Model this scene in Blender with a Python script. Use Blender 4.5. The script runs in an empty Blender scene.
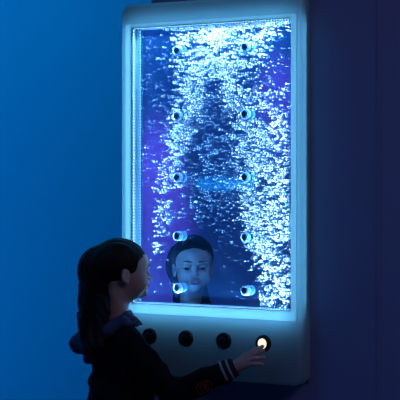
import bpy, math, random
import numpy as np
from mathutils import Vector, Matrix

random.seed(7)
RNG = np.random.default_rng(11)
scene = bpy.context.scene
col = scene.collection
PI = math.pi

# ------------------------------------------------------------------ camera
HC = 1.25                       # camera height
FPX = 1600.0                    # long lens
HOR = 186.0
cd = bpy.data.cameras.new('camera')
cd.sensor_width = 36.0
cd.lens = 36.0 * FPX / 400.0
cd.shift_y = (HOR - 200.0) / 400.0
cd.clip_start = 0.05
cd.clip_end = 60
cam = bpy.data.objects.new('camera', cd)
cam.location = (0, 0, HC)
cam.rotation_euler = (PI / 2, 0, 0)
col.objects.link(cam)
scene.camera = cam

# ------------------------------------------------------------------ view + world
vs = scene.view_settings
scene.display_settings.display_device = 'sRGB'
vs.view_transform = 'Standard'
vs.look = 'None'
vs.gamma = 1.0
vs.use_curve_mapping = False
vs.exposure = 0.0
w = bpy.data.worlds.new('world')
scene.world = w
w.use_nodes = True
w.node_tree.nodes['Background'].inputs[0].default_value = (0.10, 0.2, 0.9, 1)
w.node_tree.nodes['Background'].inputs[1].default_value = 0.006

# panel frame: local x along the panel, local y into the wall, local z up
YAW = math.radians(33)
D0 = 5.3
PM = Matrix.Translation((0, D0, 0)) @ Matrix.Rotation(-YAW, 4, 'Z')


def area(name, loc, direction, sx, sy, power, color, spread=180, parent=None, mat=None):
    ld = bpy.data.lights.new(name, 'AREA')
    ld.shape = 'RECTANGLE'
    ld.size = sx
    ld.size_y = sy
    ld.energy = power
    ld.color = color
    ld.spread = math.radians(spread)
    o = bpy.data.objects.new(name, ld)
    col.objects.link(o)
    q = Vector(direction).to_track_quat('-Z', 'Y')
    m = Matrix.Translation(loc) @ q.to_matrix().to_4x4()
    if mat is not None:
        m = mat @ m
    o.matrix_world = m
    return o


def spot(name, loc, target, power, color, angle, blend=0.8, radius=0.05):
    ld = bpy.data.lights.new(name, 'SPOT')
    ld.energy = power
    ld.color = color
    ld.spot_size = math.radians(angle)
    ld.spot_blend = blend
    ld.shadow_soft_size = radius
    o = bpy.data.objects.new(name, ld)
    col.objects.link(o)
    o.location = loc
    o.rotation_euler = (Vector(target) - Vector(loc)).to_track_quat('-Z', 'Y').to_euler()
    return o


BLUE = (0.02, 0.42, 1.0)
# blue wall washers: light only the far wall
area('blue_wall_washer', (-1.5, 6.4, 2.85), (0.02, 0.75, -0.9), 2.6, 0.2, 21, (0.0, 0.50, 0.86))
area('blue_floor_washer', (-1.9, 6.3, 0.25), (0.0, 0.9, 0.7), 2.0, 0.2, 11, (0.0, 0.46, 0.95))
# soft ambient fill added for the wall the panel hangs on, no fixture
area('navy_wall_fill', (1.5, 2.6, 2.9), (-0.1, 0.6, -0.7), 1.6, 1.0, 17, (0.62, 0.54, 1.0))
# washes on the wall at the left, which the mirror in the tank shows
spot('violet_wash', (-1.95, 4.53, 2.85), (-2.39, 4.49, 0.95), 210, (0.60, 0.12, 1.0), 13, 0.45)
spot('violet_wash_high', (-1.7, 3.84, 2.9), (-2.35, 3.83, 1.78), 60, (0.55, 0.10, 1.0), 13, 0.8)
area('blue_side_wash', (-1.6, 4.3, 2.9), (-0.5, 0, -1), 0.5, 1.4, 13, (0.0, 0.36, 1.0))

area('cyan_line_wash', (-1.3, 4.12, 2.9), (-1.1, 0, -1.64), 0.30, 0.01, 7.0, (0.0, 0.7, 1.0), spread=1)

# tank LED strips (local coordinates of the panel)
X0, X1 = -0.280, 0.348          # window
Z0, Z1 = HC - 0.400, HC + 0.538
XL, XR = -0.324, 0.380          # outer
ZB, ZT = HC - 0.639, HC + 0.619
DT = 0.064                      # thickness
DM = 0.031                      # mirror depth
LEDC = (0.42, 0.74, 1.0)
zc, zh = (Z0 + Z1) / 2, (Z1 - Z0)
xc, xw = (X0 + X1) / 2, (X1 - X0)
area('tank_light_left', (X0 + 0.004, 0.0115, zc), (1, 0.03, 0), 0.004, zh * .98, 4.4, LEDC, spread=62, mat=PM)
area('tank_light_right', (X1 - 0.004, 0.0115, zc), (-1, 0.03, 0), 0.004, zh * .98, 3.6, LEDC, spread=62, mat=PM)
area('tank_light_top', (xc, 0.0115, Z1 - 0.004), (0, 0.02, -1), xw * .96, 0.004, 5.2, LEDC, spread=80, mat=PM)
area('tank_light_bottom', (xc, 0.0115, Z0 + 0.004), (0, 0.02, 1), xw * .96, 0.004, 3.6, LEDC, spread=80, mat=PM)
# lights added inside the hollow white frame so its translucent face glows
FC = (0.15, 0.58, 1.0)
area('frame_light_left', (X0 - 0.011, 0.042, zc), (0, -1, 0), 0.012, zh, 0.34, FC, spread=140, mat=PM)
area('frame_light_right', (X1 + 0.009, 0.040, zc), (0.35, -1, 0), 0.010, zh, 0.30, FC, spread=175, mat=PM)
area('frame_light_top', (xc, 0.045, Z1 + 0.010), (0, -1, 0.2), xw, 0.012, 0.15, FC, spread=140, mat=PM)
area('frame_light_bottom', (xc, 0.045, Z0 - 0.010), (0, -1, -0.25), xw, 0.012, 0.30, FC, spread=140, mat=PM)


# ------------------------------------------------------------------ materials
def newmat(name):
    m = bpy.data.materials.new(name)
    m.use_nodes = True
    return m, m.node_tree.nodes, m.node_tree.links


def principled(name, color, rough=0.5, metal=0.0, spec=0.5, bump=0.0, scale=40.0, vary=0.0, sheen=0.0, stretch=(1, 1, 1)):
    m, n, l = newmat(name)
    b = n['Principled BSDF']
    b.inputs['Base Color'].default_value = (*color, 1)
    b.inputs['Roughness'].default_value = rough
    b.inputs['Metallic'].default_value = metal
    b.inputs['Specular IOR Level'].default_value = spec
    if sheen:
        b.inputs['Sheen Weight'].default_value = sheen
    if bump or vary:
        tc = n.new('ShaderNodeTexCoord')
        mp = n.new('ShaderNodeMapping')
        mp.inputs['Scale'].default_value = stretch
        nz = n.new('ShaderNodeTexNoise')
        nz.inputs['Scale'].default_value = scale
        nz.inputs['Detail'].default_value = 4
        l.new(tc.outputs['Object'], mp.inputs['Vector'])
        l.new(mp.outputs['Vector'], nz.inputs['Vector'])
        if bump:
            bp = n.new('ShaderNodeBump')
            bp.inputs['Strength'].default_value = bump
            bp.inputs['Distance'].default_value = 0.004
            l.new(nz.outputs['Fac'], bp.inputs['Height'])
            l.new(bp.outputs['Normal'], b.inputs['Normal'])
        if vary:
            mx = n.new('ShaderNodeMix')
            mx.data_type = 'RGBA'
            mx.inputs[6].default_value = (*[c * (1 - vary) for c in color], 1)
            mx.inputs[7].default_value = (*[min(1, c * (1 + vary)) for c in color], 1)
            l.new(nz.outputs['Fac'], mx.inputs[0])
            l.new(mx.outputs[2], b.inputs['Base Color'])
    return m


def emission(name, color, strength):
    m, n, l = newmat(name)
    b = n['Principled BSDF']
    b.inputs['Base Color'].default_value = (*color, 1)
    b.inputs['Emission Color'].default_value = (*color, 1)
    b.inputs['Emission Strength'].default_value = strength
    return m


def mixmat(name, parts):
    """parts: list of (node type, settings, weight)"""
    m, n, l = newmat(name)
    n.remove(n['Principled BSDF'])
    out = n['Material Output']
    prev, tot = None, 0.0
    for kind, st, wt in parts:
        s = n.new(kind)
        for k, v in st.items():
            s.inputs[k].default_value = v
        if prev is None:
            prev, tot = s, wt
        else:
            mx = n.new('ShaderNodeMixShader')
            mx.inputs[0].default_value = wt / (tot + wt)
            l.new(prev.outputs[0], mx.inputs[1])
            l.new(s.outputs[0], mx.inputs[2])
            prev, tot = mx, tot + wt
    l.new(prev.outputs[0], out.inputs['Surface'])
    return m


def thin_glass(name, tint):
    m, n, l = newmat(name)
    n.remove(n['Principled BSDF'])
    t = n.new('ShaderNodeBsdfTransparent')
    t.inputs[0].default_value = (*tint, 1)
    g = n.new('ShaderNodeBsdfGlossy')
    g.inputs['Roughness'].default_value = 0.02
    f = n.new('ShaderNodeFresnel')
    f.inputs[0].default_value = 1.3
    mx = n.new('ShaderNodeMixShader')
    l.new(f.outputs[0], mx.inputs[0])
    l.new(t.outputs[0], mx.inputs[1])
    l.new(g.outputs[0], mx.inputs[2])
    l.new(mx.outputs[0], n['Material Output'].inputs['Surface'])
    return m


M = {}
M['wall_far'] = principled('painted_wall_blue', (0.10, 0.42, 0.80), 0.9, bump=0.05, scale=60)
M['wall_navy'] = principled('painted_wall_navy', (0.20, 0.27, 0.48), 0.8, bump=0.05, scale=60)
M['wall_side'] = principled('painted_wall_side', (0.45, 0.5, 0.8), 0.9)
M['floor'] = principled('dark_vinyl_floor', (0.03, 0.04, 0.07), 0.5, vary=0.3, scale=12)
M['ceiling'] = principled('dark_ceiling', (0.03, 0.04, 0.06), 0.9)
M['frame'] = mixmat('translucent_white_plastic', [
    ('ShaderNodeBsdfDiffuse', {'Color': (0.36, 0.42, 0.46, 1)}, 0.45),
    ('ShaderNodeBsdfTranslucent', {'Color': (0.62, 0.76, 0.85, 1)}, 0.48),
    ('ShaderNodeBsdfGlossy', {'Roughness': 0.35, 'Color': (0.8, 0.9, 1, 1)}, 0.03)])
M['rim'] = mixmat('clear_white_rim', [
    ('ShaderNodeBsdfDiffuse', {'Color': (0.45, 0.52, 0.56, 1)}, 0.3),
    ('ShaderNodeBsdfTranslucent', {'Color': (0.85, 0.93, 0.95, 1)}, 0.67),
    ('ShaderNodeBsdfGlossy', {'Roughness': 0.3, 'Color': (0.8, 0.9, 1, 1)}, 0.03)])
M['white'] = principled('white_plastic', (0.75, 0.8, 0.82), 0.5)
M['grey'] = principled('grey_board', (0.05, 0.06, 0.08), 0.8)
M['tankwall'] = principled('pale_blue_acrylic_edge', (0.10, 0.16, 0.20), 0.4)
M['mirror'] = mixmat('blue_mirror_acrylic', [
    ('ShaderNodeBsdfGlossy', {'Roughness': 0.012, 'Color': (0.50, 0.74, 1.0, 1)}, 0.95),
    ('ShaderNodeBsdfDiffuse', {'Color': (0.02, 0.14, 0.45, 1)}, 0.03)])
M['glass'] = thin_glass('clear_acrylic', (0.90, 0.96, 1.0))
M['tube'] = mixmat('clear_acrylic_tube', [
    ('ShaderNodeBsdfTransparent', {'Color': (0.75, 0.9, 1.0, 1)}, 0.72),
    ('ShaderNodeBsdfGlossy', {'Roughness': 0.1, 'Color': (0.35, 0.5, 0.6, 1)}, 0.15),
    ('ShaderNodeBsdfDiffuse', {'Color': (0.06, 0.18, 0.3, 1)}, 0.10)])
M['ring'] = principled('pale_acrylic_ring', (0.07, 0.17, 0.27), 0.3)
M['capdark'] = principled('dark_blue_cap', (0.03, 0.11, 0.28), 0.3)
M['bubble'] = mixmat('air_bubble_white', [
    ('ShaderNodeBsdfDiffuse', {'Color': (0.92, 0.97, 1.0, 1)}, 0.6),
    ('ShaderNodeBsdfTranslucent', {'Color': (0.95, 0.98, 1.0, 1)}, 0.4),
    ('ShaderNodeBsdfTransparent', {'Color': (1, 1, 1, 1)}, 0.25)])
M['fizz'] = mixmat('fine_air_bubble', [
    ('ShaderNodeBsdfDiffuse', {'Color': (0.55, 0.8, 1.0, 1)}, 0.35),
    ('ShaderNodeBsdfTranslucent', {'Color': (0.5, 0.8, 1.0, 1)}, 0.25),
    ('ShaderNodeBsdfTransparent', {'Color': (1, 1, 1, 1)}, 0.4)])
M['black'] = principled('black_plastic', (0.008, 0.009, 0.012), 0.35)
M['button_lit'] = emission('lit_button_cap', (1.0, 0.93, 0.72), 1.0)
M['led'] = emission('led_dot', (0.40, 0.72, 1.0), 1.1)
M['skin'] = principled('skin', (0.60, 0.38, 0.31), 0.5, spec=0.35)
M['skin'].node_tree.nodes['Principled BSDF'].inputs['Subsurface Weight'].default_value = 0.0
M['lips'] = principled('lips', (0.40, 0.10, 0.11), 0.4)
M['nail'] = principled('fingernail', (0.62, 0.40, 0.36), 0.3)
M['hair'] = principled('dark_brown_hair', (0.012, 0.007, 0.006), 0.55, spec=0.2, bump=0.6, scale=60, vary=0.4, stretch=(1, 1, .15))
M['eye'] = principled('eye_white', (0.35, 0.35, 0.36), 0.35)
M['iris'] = principled('dark_iris', (0.012, 0.008, 0.006), 0.1)
M['jacket'] = principled('black_jacket_fleece', (0.006, 0.006, 0.009), 0.9, bump=0.2, scale=150, spec=0.1)
M['hood'] = principled('grey_blue_hood', (0.055, 0.065, 0.13), 0.95, bump=0.3, scale=120, spec=0.1)
M['stripe'] = principled('white_knit_stripe', (0.32, 0.32, 0.36), 0.9)
M['cuff'] = principled('navy_knit_cuff', (0.012, 0.014, 0.03), 0.9, bump=0.4, scale=200)
M['red'] = principled('dark_red_stitching', (0.32, 0.025, 0.025), 0.8)
M['trouser'] = principled('dark_denim', (0.012, 0.016, 0.035), 0.9)
M['shoe'] = principled('dark_shoe_leather', (0.01, 0.01, 0.012), 0.5)


# ------------------------------------------------------------------ mesh helpers
def mk(name, verts, faces, mat, parent=None, smooth=False, bevel=0.0, mats=None, fidx=None):
    me = bpy.data.meshes.new(name)
    me.from_pydata([tuple(v) for v in verts], [], [tuple(f) for f in faces])
    me.update()
    if mats:
        for q in mats:
            me.materials.append(q)
        if fidx is not None:
            me.polygons.foreach_set('material_index', np.asarray(fidx, dtype=np.int32))
    else:
        me.materials.append(mat)
    if smooth:
        me.polygons.foreach_set('use_smooth', [True] * len(me.polygons))
    o = bpy.data.objects.new(name, me)
    col.objects.link(o)
    if parent:
        o.parent = parent
    if bevel:
        b = o.modifiers.new('bevel', 'BEVEL')
        b.width = bevel
        b.segments = 3
        b.limit_method = 'ANGLE'
    return o


def box(x0, x1, y0, y1, z0, z1):
    v = [(x, y, z) for x in (x0, x1) for y in (y0, y1) for z in (z0, z1)]
    f = [(0, 1, 3, 2), (4, 6, 7, 5), (0, 4, 5, 1), (2, 3, 7, 6), (0, 2, 6, 4), (1, 5, 7, 3)]
    return v, f


def join(*ms):
    V, F = [], []
    for v, f in ms:
        b = len(V)
        V += list(v)
        F += [tuple(i + b for i in q) for q in f]
    return V, F


def lathe(profile, seg=32, axis='y', center=(0, 0, 0)):
    """profile (r, d): d along the axis; local axis -y comes towards the viewer"""
    V, F = [], []
    n = len(profile)
    for i in range(seg):
        a = 2 * PI * i / seg
        for r, d in profile:
            V.append((center[0] + r * math.cos(a), center[1] + d, center[2] + r * math.sin(a)))
    for i in range(seg):
        j = (i + 1) % seg
        for k in range(n - 1):
            F.append((i * n + k, i * n + k + 1, j * n + k + 1, j * n + k))
    return V, F


def tube(path, r, seg=8):
    V, F = [], []
    P = [Vector(p) for p in path]
    n = len(P)
    rs = r if isinstance(r, (list, tuple)) else [r] * n
    up = Vector((0.13, 0.21, 1)).normalized()
    for i, p in enumerate(P):
        t = (P[min(i + 1, n - 1)] - P[max(i - 1, 0)]).normalized()
        a = t.cross(up)
        if a.length < 1e-4:
            a = t.cross(Vector((1, 0, 0)))
        a.normalize()
        b = t.cross(a)
        for k in range(seg):
            q = 2 * PI * k / seg
            V.append(p + (a * math.cos(q) + b * math.sin(q)) * rs[i])
    for i in range(n - 1):
        for k in range(seg):
            k2 = (k + 1) % seg
            F.append((i * seg + k, i * seg + k2, (i + 1) * seg + k2, (i + 1) * seg + k))
    F.append(tuple(range(seg))[::-1])
    F.append(tuple((n - 1) * seg + k for k in range(seg)))
    return V, F


def empty(name, loc, label, cat, rotz=0):
    o = bpy.data.objects.new(name, None)
    o.empty_display_size = 0.1
    col.objects.link(o)
    o.location = loc
    o.rotation_euler = (0, 0, rotz)
    o['label'] = label
    o['category'] = cat
    return o


# ------------------------------------------------------------------ room shell
def struct(name, vf, mat):
    o = mk(name, *vf, mat)
    o['kind'] = 'structure'
    return o


struct('floor', box(-2.5, 2.6, -0.6, 7.9, -0.1, 0), M['floor'])
struct('ceiling', box(-2.5, 2.6, -0.6, 7.9, 3.0, 3.1), M['ceiling'])
struct('wall_back', box(-2.5, 2.6, 7.8, 7.9, 0, 3.0), M['wall_far'])
struct('wall_left', box(-2.5, -2.4, -0.6, 7.8, 0, 3.0), M['wall_side'])
wr = struct('wall_right', box(-0.24, 2.6, DT + 0.0005, DT + 0.16, 0, 3.0), M['wall_navy'])
wr.matrix_world = PM
# faint board seam on the navy wall
tr = struct('trim_1', box(0.62, 0.632, DT - 0.002, DT + 0.0004, 0, 3.0), M['wall_navy'])
tr.matrix_world = PM

# ------------------------------------------------------------------ bubble panel
panel = empty('bubble_tank', (0, D0, 0),
              'tall glowing bubble tank panel in a white translucent frame mounted on the navy wall', 'bubble panel', -YAW)


def rounded_rect(x0, x1, z0, z1, r, k):
    pts = []
    for cx, cz, a0 in ((x1 - r, z1 - r, 0), (x0 + r, z1 - r, 90), (x0 + r, z0 + r, 180), (x1 - r, z0 + r, 270)):
        for i in range(k + 1):
            a = math.radians(a0 + 90 * i / k)
            pts.append((cx + r * math.cos(a), cz + r * math.sin(a)))
    return pts


RIM = (X0 - .020, X1 + .020, Z0 - .032, Z1 + .012)


def rim_mesh():
    rs = [[(x, y, z) for x, z in rounded_rect(*q, r, 8)] for q, r, y in (
        (RIM, .008, .002), (RIM, .008, -.004), ((X0 - .002, X1 + .002, Z0 - .003, Z1 + .002), .002, -.0055),
        ((X0, X1, Z0, Z1), .0015, -.0035), ((X0, X1, Z0, Z1), .0015, .0054))]
    n = len(rs[0])
    V = [p for r in rs for p in r]
    F = [(j * n + i, j * n + (i + 1) % n, (j + 1) * n + (i + 1) % n, (j + 1) * n + i) for j in range(len(rs) - 1) for i in range(n)]
    return V, F


def frame_mesh():
    """hollow shell: ring-shaped face plate with rounded corners, outer side skirt, window reveal"""
    k = 8
    rings = []

    def ring(x0, x1, z0, z1, r, y):
        rings.append([(x, y, z) for x, z in rounded_rect(x0, x1, z0, z1, r, k)])
    t = 0.004
    ring(XL, XR, ZB, ZT, 0.035, DT)                 # back rim outer
    ring(XL, XR, ZB, ZT, 0.035, 0.012)
    ring(XL + .003, XR - .003, ZB + .003, ZT - .003, 0.033, 0.004)
    ring(XL + .010, XR - .010, ZB + .010, ZT - .010, 0.028, 0.0)
    ring(*RIM, 0.008, 0.0)
    ring(*RIM, 0.008, 0.004)
    V, F = [], []
    n = len(rings[0])
    for r in rings:
        V += r
    for j in range(len(rings) - 1):
        for i in range(n):
            i2 = (i + 1) % n
            F.append((j * n + i, j * n + i2, (j + 1) * n + i2, (j + 1) * n + i))
    return V, F


mk('frame', *frame_mesh(), M['frame'], panel, smooth=False)
mk('window_rim', *rim_mesh(), M['rim'], panel)
# opaque tank side walls hide the tank lights from the hollow frame
mk('tank_wall', *join(
    box(X0 - .0013, X0, 0.0055, DM + .003, Z0 - .0013, Z1 + .0013),
    box(X1, X1 + .0013, 0.0055, DM + .003, Z0 - .0013, Z1 + .0013),
    box(X0, X1, 0.0055, DM + .003, Z1, Z1 + .0013),
    box(X0, X1, 0.0055, DM + .003, Z0 - .0013, Z0)), M['tankwall'], panel)
mk('backboard', *box(XL + .004, XR - .004, DT - .003, DT - .001, ZB + .004, ZT - .004), M['grey'], panel)
mk('mirror', *box(X0, X1, DM, DM + .003, Z0, Z1), M['mirror'], panel)
mk('front_pane', *box(X0, X1, 0.004, 0.007, Z0, Z1), M['glass'], panel)


def led_strip(horizontal, a, b, fixed, inward):
    V, F = [], []
    n = int((b - a) / 0.0105)
    if horizontal:
        base = box(a, b, 0.0090, 0.0150, min(fixed, fixed + inward * .0015), max(fixed, fixed + inward * .0015))
    else:
        base = box(min(fixed, fixed + inward * .0015), max(fixed, fixed + inward * .0015), 0.0090, 0.0150, a, b)
    s = mk('led_strip', *base, M['ring'], panel)
    ms = []
    for i in range(n):
        c = a + (i + .5) * (b - a) / n
        f0, f1 = sorted((fixed + inward * .0016, fixed + inward * .003))
        if horizontal:
            ms.append(box(c - .0025, c + .0025, 0.0100, 0.0140, f0, f1))
        else:
            ms.append(box(f0, f1, 0.0100, 0.0140, c - .0025, c + .0025))
    d = mk('led_row', *join(*ms), M['led'], s)
    return s


led_strip(False, Z0 + .004, Z1 - .004, X0, 1)
led_strip(False, Z0 + .004, Z1 - .004, X1, -1)
led_strip(True, X0 + .004, X1 - .004, Z1, -1)
led_strip(True, X0 + .004, X1 - .004, Z0, 1)

# standoffs: 2 columns x 5 rows
first = None
for sx in (-0.0997, 0.1668):
    for sz in (0.455, 0.235, 0.029, -0.168, -0.342):
        if first is None:
            tb = mk('standoff', *lathe([(0.0125, 0.0088), (0.0138, 0.0100), (0.0138, 0.0295), (0.0125, 0.0307)], 28), M['tube'], panel, smooth=True)
            cp = mk('standoff_cap', *lathe([(0.0001, 0.0076), (0.0110, 0.0076), (0.0125, 0.0085), (0.0126, 0.0115), (0.0001, 0.0115)], 28), M['capdark'], tb)
            rg = []
            for d in (0.0115, 0.0175, 0.0235):
                rg.append(mk('collar_ring', *lathe([(0.0140, d), (0.0162, d + .0005), (0.0162, d + .0017), (0.0140, d + .0022)], 28), M['ring'], tb, smooth=True))
            first = (tb, [cp] + rg)
            o = tb
        else:
            o = first[0].copy()
            col.objects.link(o)
            for c in first[1]:
                c2 = c.copy()
                col.objects.link(c2)
                c2.parent = o
        o.location = (sx, 0, HC + sz)

# push buttons
for i, sx in enumerate((-0.2015, -0.0540, 0.0950, 0.2460)):
    z = HC - 0.508
    b = mk('push_button', *lathe([(0.0001, -0.004), (0.0165, -0.004), (0.0172, -0.013), (0.0255, -0.011), (0.0275, -0.006), (0.0278, 0.0)], 40),
           M['black'], panel, smooth=True)
    b.location = (sx, 0, z)
    lit = i == 3
    c = mk('button_cap', *lathe([(0.0163, -0.0041), (0.0163, -0.011), (0.0145, -0.0135), (0.010, -0.0155), (0.005, -0.0165), (0.0001, -0.0167)], 36),
           M['button_lit'] if lit else M['black'], b, smooth=True)
    c['label'] = 'glowing warm white button cap' if lit else 'unlit black button cap'

# ------------------------------------------------------------------ bubbles
ICO_T = (1 + 5 ** .5) / 2
ICO_V = np.array([(-1, ICO_T, 0), (1, ICO_T, 0), (-1, -ICO_T, 0), (1, -ICO_T, 0), (0, -1, ICO_T), (0, 1, ICO_T), (0, -1, -ICO_T), (0, 1, -ICO_T),
                  (ICO_T, 0, -1), (ICO_T, 0, 1), (-ICO_T, 0, -1), (-ICO_T, 0, 1)]) / math.sqrt(1 + ICO_T ** 2)
ICO_F = np.array([(0, 11, 5), (0, 5, 1), (0, 1, 7), (0, 7, 10), (0, 10, 11), (1, 5, 9), (5, 11, 4), (11, 10, 2), (10, 7, 6), (7, 1, 8),
                  (3, 9, 4), (3, 4, 2), (3, 2, 6), (3, 6, 8), (3, 8, 9), (4, 9, 5), (2, 4, 11), (6, 2, 10), (8, 6, 7), (9, 8, 1)])


def value_noise(x, y, cell, seed):
    r = np.random.default_rng(seed)
    g = r.random((64, 64))
    xi, yi = x / cell, y / cell
    x0, y0 = np.floor(xi).astype(int), np.floor(yi).astype(int)
    fx, fy = xi - x0, yi - y0
    fx, fy = fx * fx * (3 - 2 * fx), fy * fy * (3 - 2 * fy)
    a = g[x0 % 64, y0 % 64]; b = g[(x0 + 1) % 64, y0 % 64]
    c = g[x0 % 64, (y0 + 1) % 64]; d = g[(x0 + 1) % 64, (y0 + 1) % 64]
    return (a * (1 - fx) + b * fx) * (1 - fy) + (c * (1 - fx) + d * fx) * fy


# u: 0..160 across the window, v: 0..290 down from its top
def tab(v, pts):
    return np.interp(v, [p[0] for p in pts], [p[1] for p in pts])


def soft(d, w):
    return 1 / (1 + np.exp(-d / w))


def dens_left(u, v):
    c = tab(v, [(0, 62), (40, 60), (75, 57), (105, 49), (135, 41), (160, 34), (185, 28), (215, 24), (240, 21), (290, 19)])
    hw = tab(v, [(0, 24), (40, 18), (75, 14), (105, 11), (135, 10), (160, 10), (185, 8), (215, 7), (240, 4), (290, 2)])
    k = tab(v, [(0, .95), (100, .85), (130, .9), (160, .65), (185, .40), (215, .30), (240, .16), (262, 0), (290, 0)])
    return k * soft(hw - np.abs(u - c), 2.0) + .009 * soft(40 - u, 5) * soft(u - 9, 2) * soft(235 - v, 10)


def dens_right(u, v):
    lo = tab(v, [(0, 66), (30, 70), (60, 85), (95, 97), (130, 101), (175, 107), (215, 114), (240, 122), (262, 130), (290, 128)])
    hi = tab(v, [(0, 165), (8, 160), (20, 132), (45, 120), (70, 124), (88, 134), (100, 150), (115, 170), (290, 170)])
    k = tab(v, [(0, .95), (50, .85), (90, .9), (140, .9), (180, 1), (290, 1)])
    # leading edge densest on the left flank
    flank = 0.55 + 0.45 * np.exp(-((u - lo - 12) / 16) ** 2) + tab(v, [(0, .2), (90, 0), (170, .25), (230, .6), (290, .6)])
    d = k * np.clip(flank, 0, 1.1) * soft(u - lo, 3) * soft(hi - u, 4)
    d += 0.22 * soft(u - 118, 6) * soft(v - 62, 6) * soft(105 - v, 6)
    return d


def dens_fine(u, v):
    d = 0.9 * soft(u - 40, 8) * soft(118 - u, 10) * tab(v, [(0, .4), (60, .9), (150, 1), (190, .55), (215, .16), (260, .06), (290, .03)])
    d = d + 0.14 * tab(v, [(0, 1), (120, 1), (200, .25), (290, .12)])
    return d * (1 - soft(v - 212, 3) * soft(88 - u, 4) * soft(u - 32, 3))


def make_bubbles(name, n, dens, su, sv, mat, ymin, ymax, label, streak=1.0, power=1.0, pump=0.0):
    us, vs_ = [], []
    tot = 0
    while tot < n:
        u = RNG.uniform(1, 159, 60000)
        v = RNG.uniform(1, 289, 60000)
        cl = value_noise(u + 3000, v * 2.2 + 3000, 6.0, 3) * .6 + value_noise(u + 3000, v + 3000, 17.0, 5) * .4
        p = dens(u, v) * np.clip((cl - .18) * 2.0, 0.1, 1) ** power
        keep = RNG.random(60000) < p * .8
        us.append(u[keep]); vs_.append(v[keep]); tot += keep.sum()
    u = np.concatenate(us)[:n]; v = np.concatenate(vs_)[:n]
    m = len(u)
    x = X0 + .003 + (u / 160) * (xw - .006)
    z = Z1 - .003 - (v / 290) * (zh - .006)
    y = RNG.uniform(ymin, ymax, m)
    # keep clear of the standoffs
    ok = np.ones(m, bool)
    for sx in (-0.0997, 0.1668):
        for sz in (0.455, 0.235, 0.029, -0.168, -0.342):
            ok &= (x - sx) ** 2 + (z - HC - sz) ** 2 > 0.0195 ** 2
    x, y, z = x[ok], y[ok], z[ok]
    m = len(x)
    r = np.exp(RNG.normal(0, 0.35, m))
    sx_ = su * r * np.exp(RNG.normal(0.0, .22, m)) * streak
    sz_ = sv * r
    sy_ = sv * r
    tilt = RNG.normal(0, .5, m)
    V = ICO_V[None] * np.stack([sx_, sy_, sz_], 1)[:, None, :]
    ca, sa = np.cos(tilt)[:, None], np.sin(tilt)[:, None]
    X = V[..., 0] * ca - V[..., 2] * sa
    Z = V[..., 0] * sa + V[..., 2] * ca
    X = np.clip(X + x[:, None], X0 + .0015, X1 - .0015)
    Z = np.clip(Z + z[:, None], Z0 + .0015, Z1 - .0015)
    Y = np.clip(V[..., 1] + y[:, None], .0078, DM - .0006)
    V = np.stack([X, Y, Z], -1)
    V = V.reshape(-1, 3)
    F = (ICO_F[None] + (np.arange(m) * 12)[:, None, None]).reshape(-1, 3)
    me = bpy.data.meshes.new(name)
    me.vertices.add(len(V)); me.vertices.foreach_set('co', V.astype(np.float32).ravel())
    me.loops.add(F.size); me.loops.foreach_set('vertex_index', F.astype(np.int32).ravel())
    me.polygons.add(len(F)); me.polygons.foreach_set('loop_start', np.arange(0, F.size, 3, dtype=np.int32))
    me.polygons.foreach_set('use_smooth', [True] * len(F))
    me.update(calc_edges=True)
    me.materials.append(mat)
    o = bpy.data.objects.new(name, me)
    col.objects.link(o)
    o.matrix_world = PM
    o['label'] = label
    o['category'] = 'bubbles'
    o['kind'] = 'stuff'
    return o


make_bubbles('bubble_plume', 1900, dens_left, .0015, .00135, M['bubble'], .0215, .0292,
             'narrow slanting plume of white air bubbles in the left half of the tank')
make_bubbles('bubble_plume', 5000, dens_right, .0016, .0014, M['bubble'], .0215, .0292,
             'broad dense plume of white air bubbles filling the right side of the tank')
make_bubbles('bubble_foam', 600, lambda u, v: soft(u - 36, 5) * np.exp(-(v / tab(u, [(30, 2), (90, 4.5), (160, 2.5)])) ** 2), .0023, .0019, M['bubble'], .0215, .0292,
             'white band of foam collected along the top edge of the tank', power=.3)
make_bubbles('fine_bubbles', 3000, dens_fine, .0009, .0008, M['fizz'], .0215, .0292,
             'fine pale blue fizz scattered through the middle of the tank')

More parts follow.
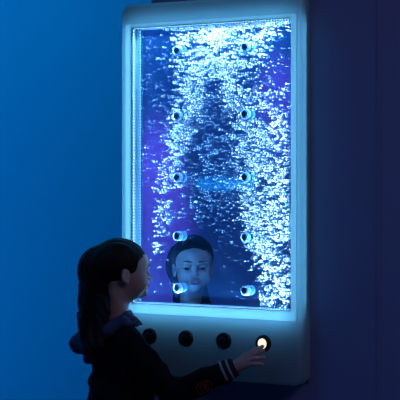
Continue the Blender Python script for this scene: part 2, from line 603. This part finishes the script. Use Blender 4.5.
# ------------------------------------------------------------------ implicit surfaces
class Grid:
    def __init__(self, lo, hi, h):
        self.h = h
        self.lo = np.array(lo, float)
        self.n = np.ceil((np.array(hi) - self.lo) / h).astype(int) + 1
        self.f = np.full(self.n, 0.05, np.float32)

    def region(self, lo, hi):
        a = np.maximum(np.floor((np.array(lo) - self.lo) / self.h).astype(int), 0)
        b = np.minimum(np.ceil((np.array(hi) - self.lo) / self.h).astype(int) + 1, self.n)
        if (b <= a).any():
            return None, None
        ax = [(self.lo[i] + self.h * np.arange(a[i], b[i])).astype(np.float32) for i in range(3)]
        return (slice(a[0], b[0]), slice(a[1], b[1]), slice(a[2], b[2])), np.meshgrid(*ax, indexing='ij')

    def op(self, sl, d, k, mode):
        f = self.f[sl]
        if mode == 'add':
            hh = np.clip(.5 + .5 * (f - d) / k, 0, 1)
            self.f[sl] = f * (1 - hh) + d * hh - k * hh * (1 - hh)
        else:
            d = -d
            hh = np.clip(.5 - .5 * (f - d) / k, 0, 1)
            self.f[sl] = f * (1 - hh) + d * hh + k * hh * (1 - hh)

    def cone(self, a, b, ra, rb, k=.01, mode='add', flat=None, noise=None):
        a, b = np.array(a, float), np.array(b, float)
        R = max(ra, rb) + k + 3 * self.h + .012
        sl, g = self.region(np.minimum(a, b) - R, np.maximum(a, b) + R)
        if sl is None:
            return
        ab = b - a
        L2 = max(ab @ ab, 1e-9)
        p = [g[i] - a[i] for i in range(3)]
        t = np.clip((p[0] * ab[0] + p[1] * ab[1] + p[2] * ab[2]) / L2, 0, 1)
        d = np.sqrt(sum((p[i] - t * ab[i]) ** 2 for i in range(3))) - (ra + (rb - ra) * t)
        if noise:
            d = d + noise(*g)
        self.op(sl, d, k, mode)

    def ell(self, c, r, R=None, k=.01, mode='add', noise=None, clip=None):
        """R: 3x3 rows = local axes in world"""
        c, r = np.array(c, float), np.array(r, float)
        m = (max(r) + k + 3 * self.h + .006)
        if R is None:
            R = np.eye(3)
        sl, g = self.region(c - m, c + m)
        if sl is None:
            return
        p = [g[i] - c[i] for i in range(3)]
        q = [R[j][0] * p[0] + R[j][1] * p[1] + R[j][2] * p[2] for j in range(3)]
        k0 = np.sqrt(sum((q[j] / r[j]) ** 2 for j in range(3)))
        k1 = np.sqrt(sum((q[j] / r[j] ** 2) ** 2 for j in range(3))) + 1e-9
        d = k0 * (k0 - 1) / k1
        if clip is not None:
            d = np.maximum(d, clip(*q))
        if noise:
            d = d + noise(*g)
        self.op(sl, d.astype(np.float32), k, mode)

    def mesh(self):
        f = self.f
        s = f < 0
        n = np.array(f.shape)
        cs = np.zeros(n - 1, np.int8)
        for dx in (0, 1):
            for dy in (0, 1):
                for dz in (0, 1):
                    cs += s[dx:n[0] - 1 + dx, dy:n[1] - 1 + dy, dz:n[2] - 1 + dz]
        act = (cs > 0) & (cs < 8)
        I = np.argwhere(act)
        idx = np.full(n - 1, -1, np.int64)
        idx[act] = np.arange(len(I))
        acc = np.zeros((len(I), 3)); cnt = np.zeros(len(I))
        corners = [(a, b, c) for a in (0, 1) for b in (0, 1) for c in (0, 1)]
        for ca in corners:
            for ax in range(3):
                if ca[ax]:
                    continue
                cb = list(ca); cb[ax] = 1
                A = I + np.array(ca); B = I + np.array(cb)
                fa = f[A[:, 0], A[:, 1], A[:, 2]].astype(float); fb = f[B[:, 0], B[:, 1], B[:, 2]].astype(float)
                x = (fa < 0) != (fb < 0)
                t = np.where(x, fa / np.where(x, fa - fb, 1), 0)
                pos = np.tile(np.array(ca, float), (len(I), 1)); pos[:, ax] += t
                acc[x] += pos[x]; cnt[x] += 1
        V = self.lo + self.h * (I + acc / cnt[:, None])
        Q = []
        for ax in range(3):
            o1, o2 = [(1, 2), (2, 0), (0, 1)][ax]
            sa = [slice(None)] * 3; sb = [slice(None)] * 3
            sa[ax] = slice(0, -1); sb[ax] = slice(1, None)
            A, B = s[tuple(sa)], s[tuple(sb)]
            E = np.argwhere(A != B)
            ok = (E[:, o1] > 0) & (E[:, o2] > 0) & (E[:, o1] < n[o1] - 1) & (E[:, o2] < n[o2] - 1)
            E = E[ok]
            fl = A[E[:, 0], E[:, 1], E[:, 2]]
            q = []
            for (d1, d2) in ((1, 1), (0, 1), (0, 0), (1, 0)):
                c = E.copy(); c[:, o1] -= d1; c[:, o2] -= d2
                q.append(idx[c[:, 0], c[:, 1], c[:, 2]])
            q = np.stack(q, 1)
            q[~fl] = q[~fl][:, ::-1]
            Q.append(q)
        return V, np.concatenate(Q)


def np_mesh(name, V, Q, mats, parent, fidx=None, origin=(0, 0, 0)):
    me = bpy.data.meshes.new(name)
    V = V - np.array(origin)
    me.vertices.add(len(V)); me.vertices.foreach_set('co', V.astype(np.float32).ravel())
    me.loops.add(Q.size); me.loops.foreach_set('vertex_index', Q.astype(np.int32).ravel())
    me.polygons.add(len(Q)); me.polygons.foreach_set('loop_start', np.arange(0, Q.size, 4, dtype=np.int32))
    me.update(calc_edges=True)
    for m in mats:
        me.materials.append(m)
    if fidx is not None:
        me.polygons.foreach_set('material_index', fidx.astype(np.int32))
    me.polygons.foreach_set('use_smooth', [True] * len(Q))
    me.update()
    o = bpy.data.objects.new(name, me)
    col.objects.link(o)
    o.parent = parent
    return o


# ------------------------------------------------------------------ the child
def W(px, py, Y):
    return np.array([(px - 200) / FPX * Y, Y, HC + (HOR - py) / FPX * Y])


FA = math.radians(20)                               # she faces right and a little away
fw = np.array([math.cos(FA), math.sin(FA), 0.0])    # forward
lf = np.array([-math.sin(FA), math.cos(FA), 0.0])   # her left (away from the camera)
upv = np.array([0, 0, 1.0])
HY = 5.250
HEAD = W(123, 271, HY)
pitch = math.radians(-3)
hf = fw * math.cos(pitch) + upv * math.sin(pitch)
hu = -fw * math.sin(pitch) + upv * math.cos(pitch)
HR = np.array([hf, lf, hu])


def H(x, y, z):
    return HEAD + x * hf + y * lf + z * hu


TC = W(119, 365, HY + .01)                          # torso centre


def B(x, y, z):                                     # body coordinates about the torso centre
    return TC + x * fw + y * lf + z * upv


person = empty('person', (TC[0], TC[1], 0),
               'young child with long dark hair in black jacket, pressing the lit button on the panel', 'person')
ORG = (TC[0], TC[1], 0)
BR = np.array([fw, lf, upv])

# joints
shR = B(.0, -.098, .085); shL = B(.0, .098, .085)
elR = W(173, 395, HY - .105); wrR = W(236, 366.5, HY - .118)
TIP = W(262.5, 346.5, 5.122)
elL = B(-.015, .155, -.075); wrL = B(.05, .15, -.21)
hipR = B(0, -.055, -.21); hipL = B(0, .055, -.21)
gz = TC[2]
knR = B(.01, -.06, -(gz - .30)); knL = B(.01, .06, -(gz - .30))
anR = B(-.01, -.062, -(gz - .065)); anL = B(-.01, .062, -(gz - .065))
NB = B(-.005, 0, .115)                              # neck base

g = Grid(np.array([-.62, HY - .28, 0.0]), np.array([.27, HY + .27, 1.16]), .0026)
# torso
g.ell(B(0, 0, .02), (.062, .095, .115), BR, .02)
g.ell(B(0, 0, -.11), (.066, .088, .09), BR, .03)
g.ell(B(-.004, 0, -.19), (.070, .095, .07), BR, .03)
g.cone(shR, shL, .032, .032, .03)
# neck
g.cone(NB, H(-.020, 0, -.045), .039, .036, .02)
# head
HEADK = .008
g.ell(H(-.012, 0, .027), (.088, .069, .074), HR, .02)
g.ell(H(.032, 0, -.028), (.048, .052, .066), HR, .03)
g.ell(H(.040, 0, .022), (.043, .055, .042), HR, .02)          # forehead
for s in (1, -1):
    g.ell(H(.050, s * .031, -.034), (.026, .024, .026), HR, .02)     # cheeks
    g.ell(H(.077, s * .026, -.0005), (.013, .017, .010), HR, .012, 'sub')   # sockets
g.ell(H(.070, 0, -.070), (.017, .019, .015), HR, .015)        # chin
g.cone(H(.080, 0, .004), H(.091, 0, -.018), .0055, .0065, .008)       # nose bridge
g.ell(H(.0935, 0, -.0205), (.0085, .0080, .0070), HR, .005)
for s in (1, -1):
    g.ell(H(.0870, s * .0088, -.0225), (.0070, .0055, .0052), HR, .004)
    g.ell(H(.0915, s * .0045, -.0275), (.0028, .0024, .0026), HR, .002, 'sub')
g.ell(H(.0800, 0, -.0470), (.0100, .0190, .0120), HR, .008)   # mouth mound
g.ell(H(.0875, 0, -.0432), (.0058, .0150, .0042), HR, .003)   # upper lip
g.ell(H(.0862, 0, -.0510), (.0062, .0130, .0048), HR, .003)   # lower lip
g.ell(H(.0930, 0, -.0470), (.0060, .0160, .0011), HR, .0015, 'sub')
for s in (1, -1):
    e = H(.0655, s * .0275, -.0015)
    g.ell(e, (.0142, .0152, .0135), HR, .003, clip=lambda a, b, c: .0020 - c + .0 * a)     # upper lid, lowered
    g.ell(e, (.0138, .0148, .0130), HR, .003, clip=lambda a, b, c: c + .0042)              # lower lid
    # brow ridge
    g.cone(H(.0795, s * .014, .0165), H(.0715, s * .040, .0160), .004, .0035, .008)
    # ear
    ec = H(-.012, s * .0655, -.012)
    ER = np.array([hf * .93 - lf * s * .36, lf * .93 + hf * s * .36, hu])
    g.ell(ec, (.0150, .0060, .0240), ER, .004)
    g.ell(ec + lf * s * .0060 + hf * .001, (.0090, .0042, .0155), ER, .003, 'sub')
    g.ell(ec - hu * .020 + hf * .006, (.0075, .0055, .0080), ER, .004)
# arms
g.cone(shR, elR, .032, .025, .02)
g.cone(elR, wrR, .025, .017, .01)
g.cone(shL, elL, .032, .025, .02)
g.cone(elL, wrL, .025, .017, .01)
# right hand (back of the hand towards the camera, index finger pressing)
nP = np.array([-math.sin(YAW), -math.cos(YAW), 0])
hd = W(252, 356.5, 5.110) - wrR
hd /= np.linalg.norm(hd)
back = np.array([-.15, -.93, .35]); back -= hd * (back @ hd); back /= np.linalg.norm(back)
sidev = np.cross(back, hd)                           # points down: towards the little finger
if sidev[2] > 0:
    sidev = -sidev
PR = np.array([hd, sidev, back])
pc = wrR + hd * .030
g.ell(pc, (.036, .0235, .0125), PR, .010)
g.cone(wrR, pc - hd * .01, .0155, .014, .012)
NAILS = []


def finger(base, pts, r0, r1):
    p = [base] + pts
    m = len(p) - 1
    for i in range(m):
        a = r0 + (r1 - r0) * i / m
        b = r0 + (r1 - r0) * (i + 1) / m
        g.cone(p[i], p[i + 1], a, b, .003)


def HP(a, b, c):                                     # along hand, towards little finger, out of the back
    return wrR + hd * a + sidev * b + back * c


ib = HP(.050, -.014, .001)
td = TIP - ib
finger(ib, [ib + td * .45 + back * .006, ib + td * .75 + back * .004, TIP], .0078, .0058)
mb = HP(.053, -.004, .001)
mt = TIP + np.array([.0035, -.006, -.0125])
td2 = mt - mb
finger(mb, [mb + td2 * .45 + back * .008, mb + td2 * .76 + back * .006, mt], .0078, .0058)
finger(HP(.050, .007, 0), [HP(.074, .013, .004), HP(.089, .018, -.006), HP(.094, .020, -.015)], .0078, .0058)
finger(HP(.045, .016, -.001), [HP(.064, .027, .002), HP(.077, .034, -.006), HP(.082, .037, -.013)], .0070, .0052)
finger(HP(.012, -.012, -.008), [HP(.030, -.022, -.018), HP(.046, -.022, -.026), HP(.057, -.018, -.030)], .0095, .0062)
# left hand hanging relaxed
hl = np.array([.25, .1, -1.0]); hl /= np.linalg.norm(hl)
LR = np.array([hl, fw, np.cross(hl, fw)])
g.cone(wrL, wrL + hl * .02, .0155, .014, .01)
g.ell(wrL + hl * .034, (.032, .021, .011), LR, .010)
for q, ln in ((-.015, .030), (-.005, .036), (.005, .034), (.015, .026)):
    b0 = wrL + hl * .055 + fw * q
    b1 = b0 + hl * ln * .5 - lf * .003
    b2 = b0 + hl * ln * .9 - lf * .012
    finger(b0, [b1, b2], .0074, .0055)
finger(wrL + hl * .018 + fw * .015, [wrL + hl * .035 + fw * .027, wrL + hl * .05 + fw * .028 - lf * .005], .009, .0062)
# legs and feet
for hp, kn, an in ((hipR, knR, anR), (hipL, knL, anL)):
    g.cone(hp, kn, .055, .038, .02)
    g.cone(kn, an, .036, .023, .01)
    g.cone(an - upv * .03, an - upv * .045 + fw * .10, .024, .018, .015)
V, Q = g.mesh()
# lips take their own colour
fc = V[Q].mean(1) - HEAD
lx, ly, lz = fc @ hf, fc @ lf, fc @ hu
lipmask = (lx > .0835) & (np.abs(ly) < .0165) & (((lz + .0468) / (.0078 * (1 - (ly / .019) ** 2) + 1e-4)) ** 2 < 1)
np_mesh('body', V, Q, [M['skin'], M['lips']], person, lipmask.astype(int), ORG)

# eyes, brows, lashes
for s in (1, -1):
    e = H(.0655, s * .0275, -.0015) - np.array(ORG)
    Vv, Ff, Fi = [], [], []
    R = .0125
    nlat, nlon = 14, 20
    gaze = hf * .96 - hu * .28
    gz1 = np.cross(gaze, lf); gz1 /= np.linalg.norm(gz1)
    for i in range(nlat + 1):
        th = PI * i / nlat
        for j in range(nlon):
            ph = 2 * PI * j / nlon
            Vv.append(e + R * (gaze * math.cos(th) + (lf * math.cos(ph) + gz1 * math.sin(ph)) * math.sin(th)))
    for i in range(nlat):
        for j in range(nlon):
            j2 = (j + 1) % nlon
            Ff.append((i * nlon + j, i * nlon + j2, (i + 1) * nlon + j2, (i + 1) * nlon + j))
            Fi.append(1 if i < 3 else 0)
    mk('eye', Vv, Ff, None, person, smooth=True, mats=[M['eye'], M['iris']], fidx=Fi)
    bp = []
    for t in np.linspace(0, 1, 7):
        yy = .011 + .031 * t
        bp.append(H(.0885 - 8.5 * yy * yy, s * yy, .0185 + .0045 * math.sin(PI * (t * .75 + .15))) - np.array(ORG))
    mk('eyebrow', *tube(bp, [.0012, .0024, .0028, .0027, .0023, .0017, .0008], 8), M['hair'], person, smooth=True)
    lp = []
    for t in np.linspace(-1, 1, 9):
        a = t * .92
        lp.append(H(.0655 + .0146 * math.cos(a), s * .0275 + .0150 * math.sin(a), -.0018 - .0012 * (1 - abs(t))) - np.array(ORG))
    mk('eyelash', *tube(lp, [.0008, .0013, .0017, .0019, .0019, .0019, .0017, .0013, .0008], 8), M['hair'], person, smooth=True)

# hair: cap, gathered mass at the back, loose tail on the hood
hg = Grid(np.array([HEAD[0] - .17, HY - .13, .66]), np.array([HEAD[0] + .12, HY + .12, 1.10]), .0028)


def strand_noise(x, y, z):
    a = np.arctan2(y - HEAD[1], x - HEAD[0])
    return (.0014 * np.sin(a * 34 + z * 30) + .0011 * np.sin(a * 61 + z * 55 + 1.3)).astype(np.float32)


def cap_noise(x, y, z):
    q = (y - HEAD[1]) * 260
    return (.0007 * np.sin(q) + .0005 * np.sin(q * 1.7 + z * 60)).astype(np.float32)


def tail_noise(x, y, z):
    return (.0025 * np.sin(x * 210 + z * 70 + 2 * np.sin(z * 60)) + .0020 * np.sin(y * 230 - z * 50 + x * 90)).astype(np.float32)


hg.ell(H(-.014, 0, .030), (.0915, .0725, .0775), HR, .006, noise=cap_noise)
# cut the face opening
hg.ell(H(.100, 0, -.022), (.074, .070, .100), HR, .005, 'sub')
hg.ell(H(.045, 0, -.095), (.080, .110, .075), HR, .008, 'sub')
for s in (1, -1):
    hg.ell(H(-.006, s * .078, -.018), (.019, .018, .028), HR, .006, 'sub')
hg.ell(W(98, 271, HY + .004), (.067, .060, .080), BR, .02, noise=strand_noise)
hg.cone(W(93, 292, HY - .01), W(92, 322, HY - .02), .046, .046, .02, noise=tail_noise)
hg.cone(W(92, 322, HY - .04), W(90, 348, HY - .085), .044, .024, .02, noise=tail_noise)
hg.cone(W(103, 300, HY - .05), W(100, 345, HY - .105), .028, .016, .012, noise=tail_noise)
V, Q = hg.mesh()
hair = np_mesh('hair', V, Q, [M['hair']], person, None, ORG)
ms = []
for i in range(70):
    a = random.random()
    px0 = 86 + 22 * random.random(); dy = 0
    p0 = W(px0, 280 + 16 * random.random(), HY - .056)
    pts = []
    L = random.uniform(.10, .17)
    ph = random.random() * 6
    for k in range(9):
        t = k / 8
        pts.append(p0 + np.array([.010 * math.sin(ph + t * 7) - .010 * t, -.034 * t - .004 * math.cos(ph + t * 9), -L * t]) - np.array(ORG))
    ms.append(tube(pts, [.0016] * 8 + [.0005], 5))
for i in range(26):                                   # wisps round the outline
    t0 = random.random()
    aa = PI * (.35 + .75 * t0)
    c = H(-.02, 0, .02)
    p0 = c + hf * .090 * math.cos(aa) + hu * .078 * math.sin(aa) + lf * random.uniform(-.03, .03)
    dirv = -hf * math.sin(aa) * .7 + hu * math.cos(aa) * .5 - hu * .25
    pts = [p0 + dirv * .016 * k * (1 if k < 3 else .8) + hf * .0015 * math.sin(k * 2 + i) - np.array(ORG) for k in range(5)]
    ms.append(tube(pts, [.0008, .0008, .0007, .0006, .0003], 5))
st = mk('loose_strand', *join(*ms), M['hair'], hair, smooth=True)
st['kind'] = 'stuff'


# jacket
def folds(x, y, z):
    return (.0028 * np.sin(z * 75 + x * 40 + 1.5 * np.sin(y * 30 + x * 22)) + .0018 * np.sin(x * 110 - z * 60)).astype(np.float32)


jg = Grid(np.array([-.48, HY - .24, .42]), np.array([.19, HY + .25, .86]), .0034)
jg.ell(B(-.004, 0, .015), (.086, .110, .118), BR, .02, noise=folds)
jg.ell(B(.006, 0, -.11), (.112, .108, .10), BR, .03, noise=folds)
jg.ell(B(.004, 0, -.185), (.112, .112, .07), BR, .03, noise=folds)
jg.cone(shR, shL, .045, .045, .03)
jg.cone(B(-.0, 0, .10), B(-.0, 0, .135), .058, .048, .02)
cuR = elR + (wrR - elR) * .80
jg.cone(shR, elR, .047, .042, .02, noise=folds)
jg.cone(elR, cuR, .044, .036, .015, noise=folds)
jg.cone(shL, elL, .045, .038, .02, noise=folds)
jg.cone(elL, wrL - hl * .02, .038, .030, .015, noise=folds)
# hem cut
V, Q = jg.mesh()
jacket = np_mesh('jacket', V, Q, [M['jacket']], person, None, ORG)


def sleeve_ring(a, b, r0, r1, bulge=0.0, seg=40, wave=0.0):
    a, b = Vector(a) - Vector(ORG), Vector(b) - Vector(ORG)
    t = (b - a).normalized()
    u = t.cross(Vector((0, 0, 1))).normalized()
    v = t.cross(u)
    V, F = [], []
    n = 6
    prof = [(0, r0 - .004)] + [(i / n, r0 + (r1 - r0) * i / n + bulge * math.sin(PI * i / n)) for i in range(n + 1)] + [(1, r1 - .006)]
    for tt, r in prof:
        for k in range(seg):
            q = 2 * PI * k / seg
            rr = r + wave * (1 if k % 2 else -1)
            V.append(a + (b - a) * tt + (u * math.cos(q) + v * math.sin(q)) * rr)
    for i in range(len(prof) - 1):
        for k in range(seg):
            k2 = (k + 1) % seg
            F.append((i * seg + k, i * seg + k2, (i + 1) * seg + k2, (i + 1) * seg + k))
    return V, F


ad = (wrR - elR) / np.linalg.norm(wrR - elR)
c0 = cuR - ad * .004
c1 = wrR - ad * .002
cuff = mk('cuff', *sleeve_ring(c0, c1, .0365, .0285, .002, 60, .0006), M['cuff'], jacket, smooth=True)
CL = np.linalg.norm(c1 - c0)
for f0, f1 in ((.08, .24), (.52, .68)):
    ra = .0365 + (.0285 - .0365) * f0 + .0030
    rb = .0365 + (.0285 - .0365) * f1 + .0030
    mk('cuff_stripe', *sleeve_ring(c0 + ad * CL * f0, c0 + ad * CL * f1, ra, rb, .0006, 60), M['stripe'], cuff, smooth=True)


# red stitched letter patch on the forearm: an outlined badge with bars, curved with the sleeve
def badge():
    ms = []
    mid = elR + (wrR - elR) * .48
    u = np.array([0, -1.0, 0]); u -= ad * (u @ ad); u /= np.linalg.norm(u)
    v = np.cross(ad, u)
    if v[2] < 0:
        v = -v

    def pt(s, h):                                    # s along sleeve, h up around the sleeve
        r = .0455
        an = h / r - .35
        return mid + ad * s + (u * math.cos(an) + v * math.sin(an)) * r - np.array(ORG)

    def line(pts, r=.0016):
        out = []
        for (s0, h0), (s1, h1) in zip(pts[:-1], pts[1:]):
            for k in range(5):
                t = k / 5
                out.append(pt(s0 + (s1 - s0) * t, h0 + (h1 - h0) * t))
        out.append(pt(*pts[-1]))
        ms.append(tube(out, r, 6))
    line([(-.022, -.016), (.020, -.016), (.024, 0), (.020, .018), (-.022, .018), (-.026, 0), (-.022, -.016)])
    line([(-.012, -.010), (-.012, .012), (.004, .012), (.007, .006), (.004, .001), (-.012, .001)])
    line([(-.002, .001), (.008, -.010)])
    line([(.013, -.010), (.013, .012)])
    return join(*ms)


mk('sleeve_badge', *badge(), M['red'], jacket, smooth=True)

# hood lying on the shoulders
og = Grid(np.array([-.50, HY - .20, .62]), np.array([-.12, HY + .20, .92]), .003)


def hfold(x, y, z):
    return (.0010 * np.sin(x * 90 + z * 80) + .0010 * np.sin(y * 120 + x * 50)).astype(np.float32)


loop = [W(137, 324, HY - .04), W(124, 322, HY - .075), W(107, 331, HY - .085), W(90, 346, HY - .07), W(80, 344, HY - .01), W(87, 334, HY + .07),
        W(108, 320, HY + .08), W(128, 314, HY + .05), W(135, 320, HY + .00), W(137, 324, HY - .04)]
rr = [.006, .013, .020, .026, .030, .028, .020, .013, .007, .006]
for i in range(len(loop) - 1):
    og.cone(loop[i], loop[i + 1], rr[i], rr[i + 1], .014, noise=hfold)
og.cone(W(86, 342, HY - .03), W(71, 343, HY - .02), .030, .007, .014, noise=hfold)
og.cone(W(92, 348, HY - .05), W(88, 359, HY - .045), .028, .018, .012, noise=hfold)
og.cone(W(127, 316, HY - .05), W(110, 326, HY - .075), .013, .018, .012)
og.cone(W(127, 315, HY - .03), W(141, 324, HY - .02), .015, .005, .012)
V, Q = og.mesh()
np_mesh('hood', V, Q, [M['hood']], person, None, ORG)

# trousers and shoes
tg = Grid(B(-.14, -.2, 0) * np.array([1, 1, 0]) + np.array([-.06, -.06, .05]), B(.14, .2, 0) * np.array([1, 1, 0]) + np.array([.06, .06, .55]), .005)
for hp, kn, an in ((hipR, knR, anR), (hipL, knL, anL)):
    tg.cone(hp, kn, .064, .048, .02, noise=folds)
    tg.cone(kn, an + upv * .01, .047, .036, .02, noise=folds)
tg.ell(B(-.004, 0, -.19), (.078, .102, .06), BR, .03)
V, Q = tg.mesh()
np_mesh('trousers', V, Q, [M['trouser']], person, None, ORG)
for an in (anR, anL):
    sg = Grid(an + np.array([-.1, -.1, -.08]), an + np.array([.2, .2, .06]), .004)
    a0 = an * np.array([1, 1, 0])
    sg.ell(a0 + fw * .045 + upv * .022, (.092, .034, .026), BR, .01)
    sg.ell(a0 + fw * .000 + upv * .040, (.040, .034, .038), BR, .015)
    V, Q = sg.mesh()
    V[:, 2] = np.maximum(V[:, 2], .001)
    np_mesh('shoe', V, Q, [M['shoe']], person, None, ORG)
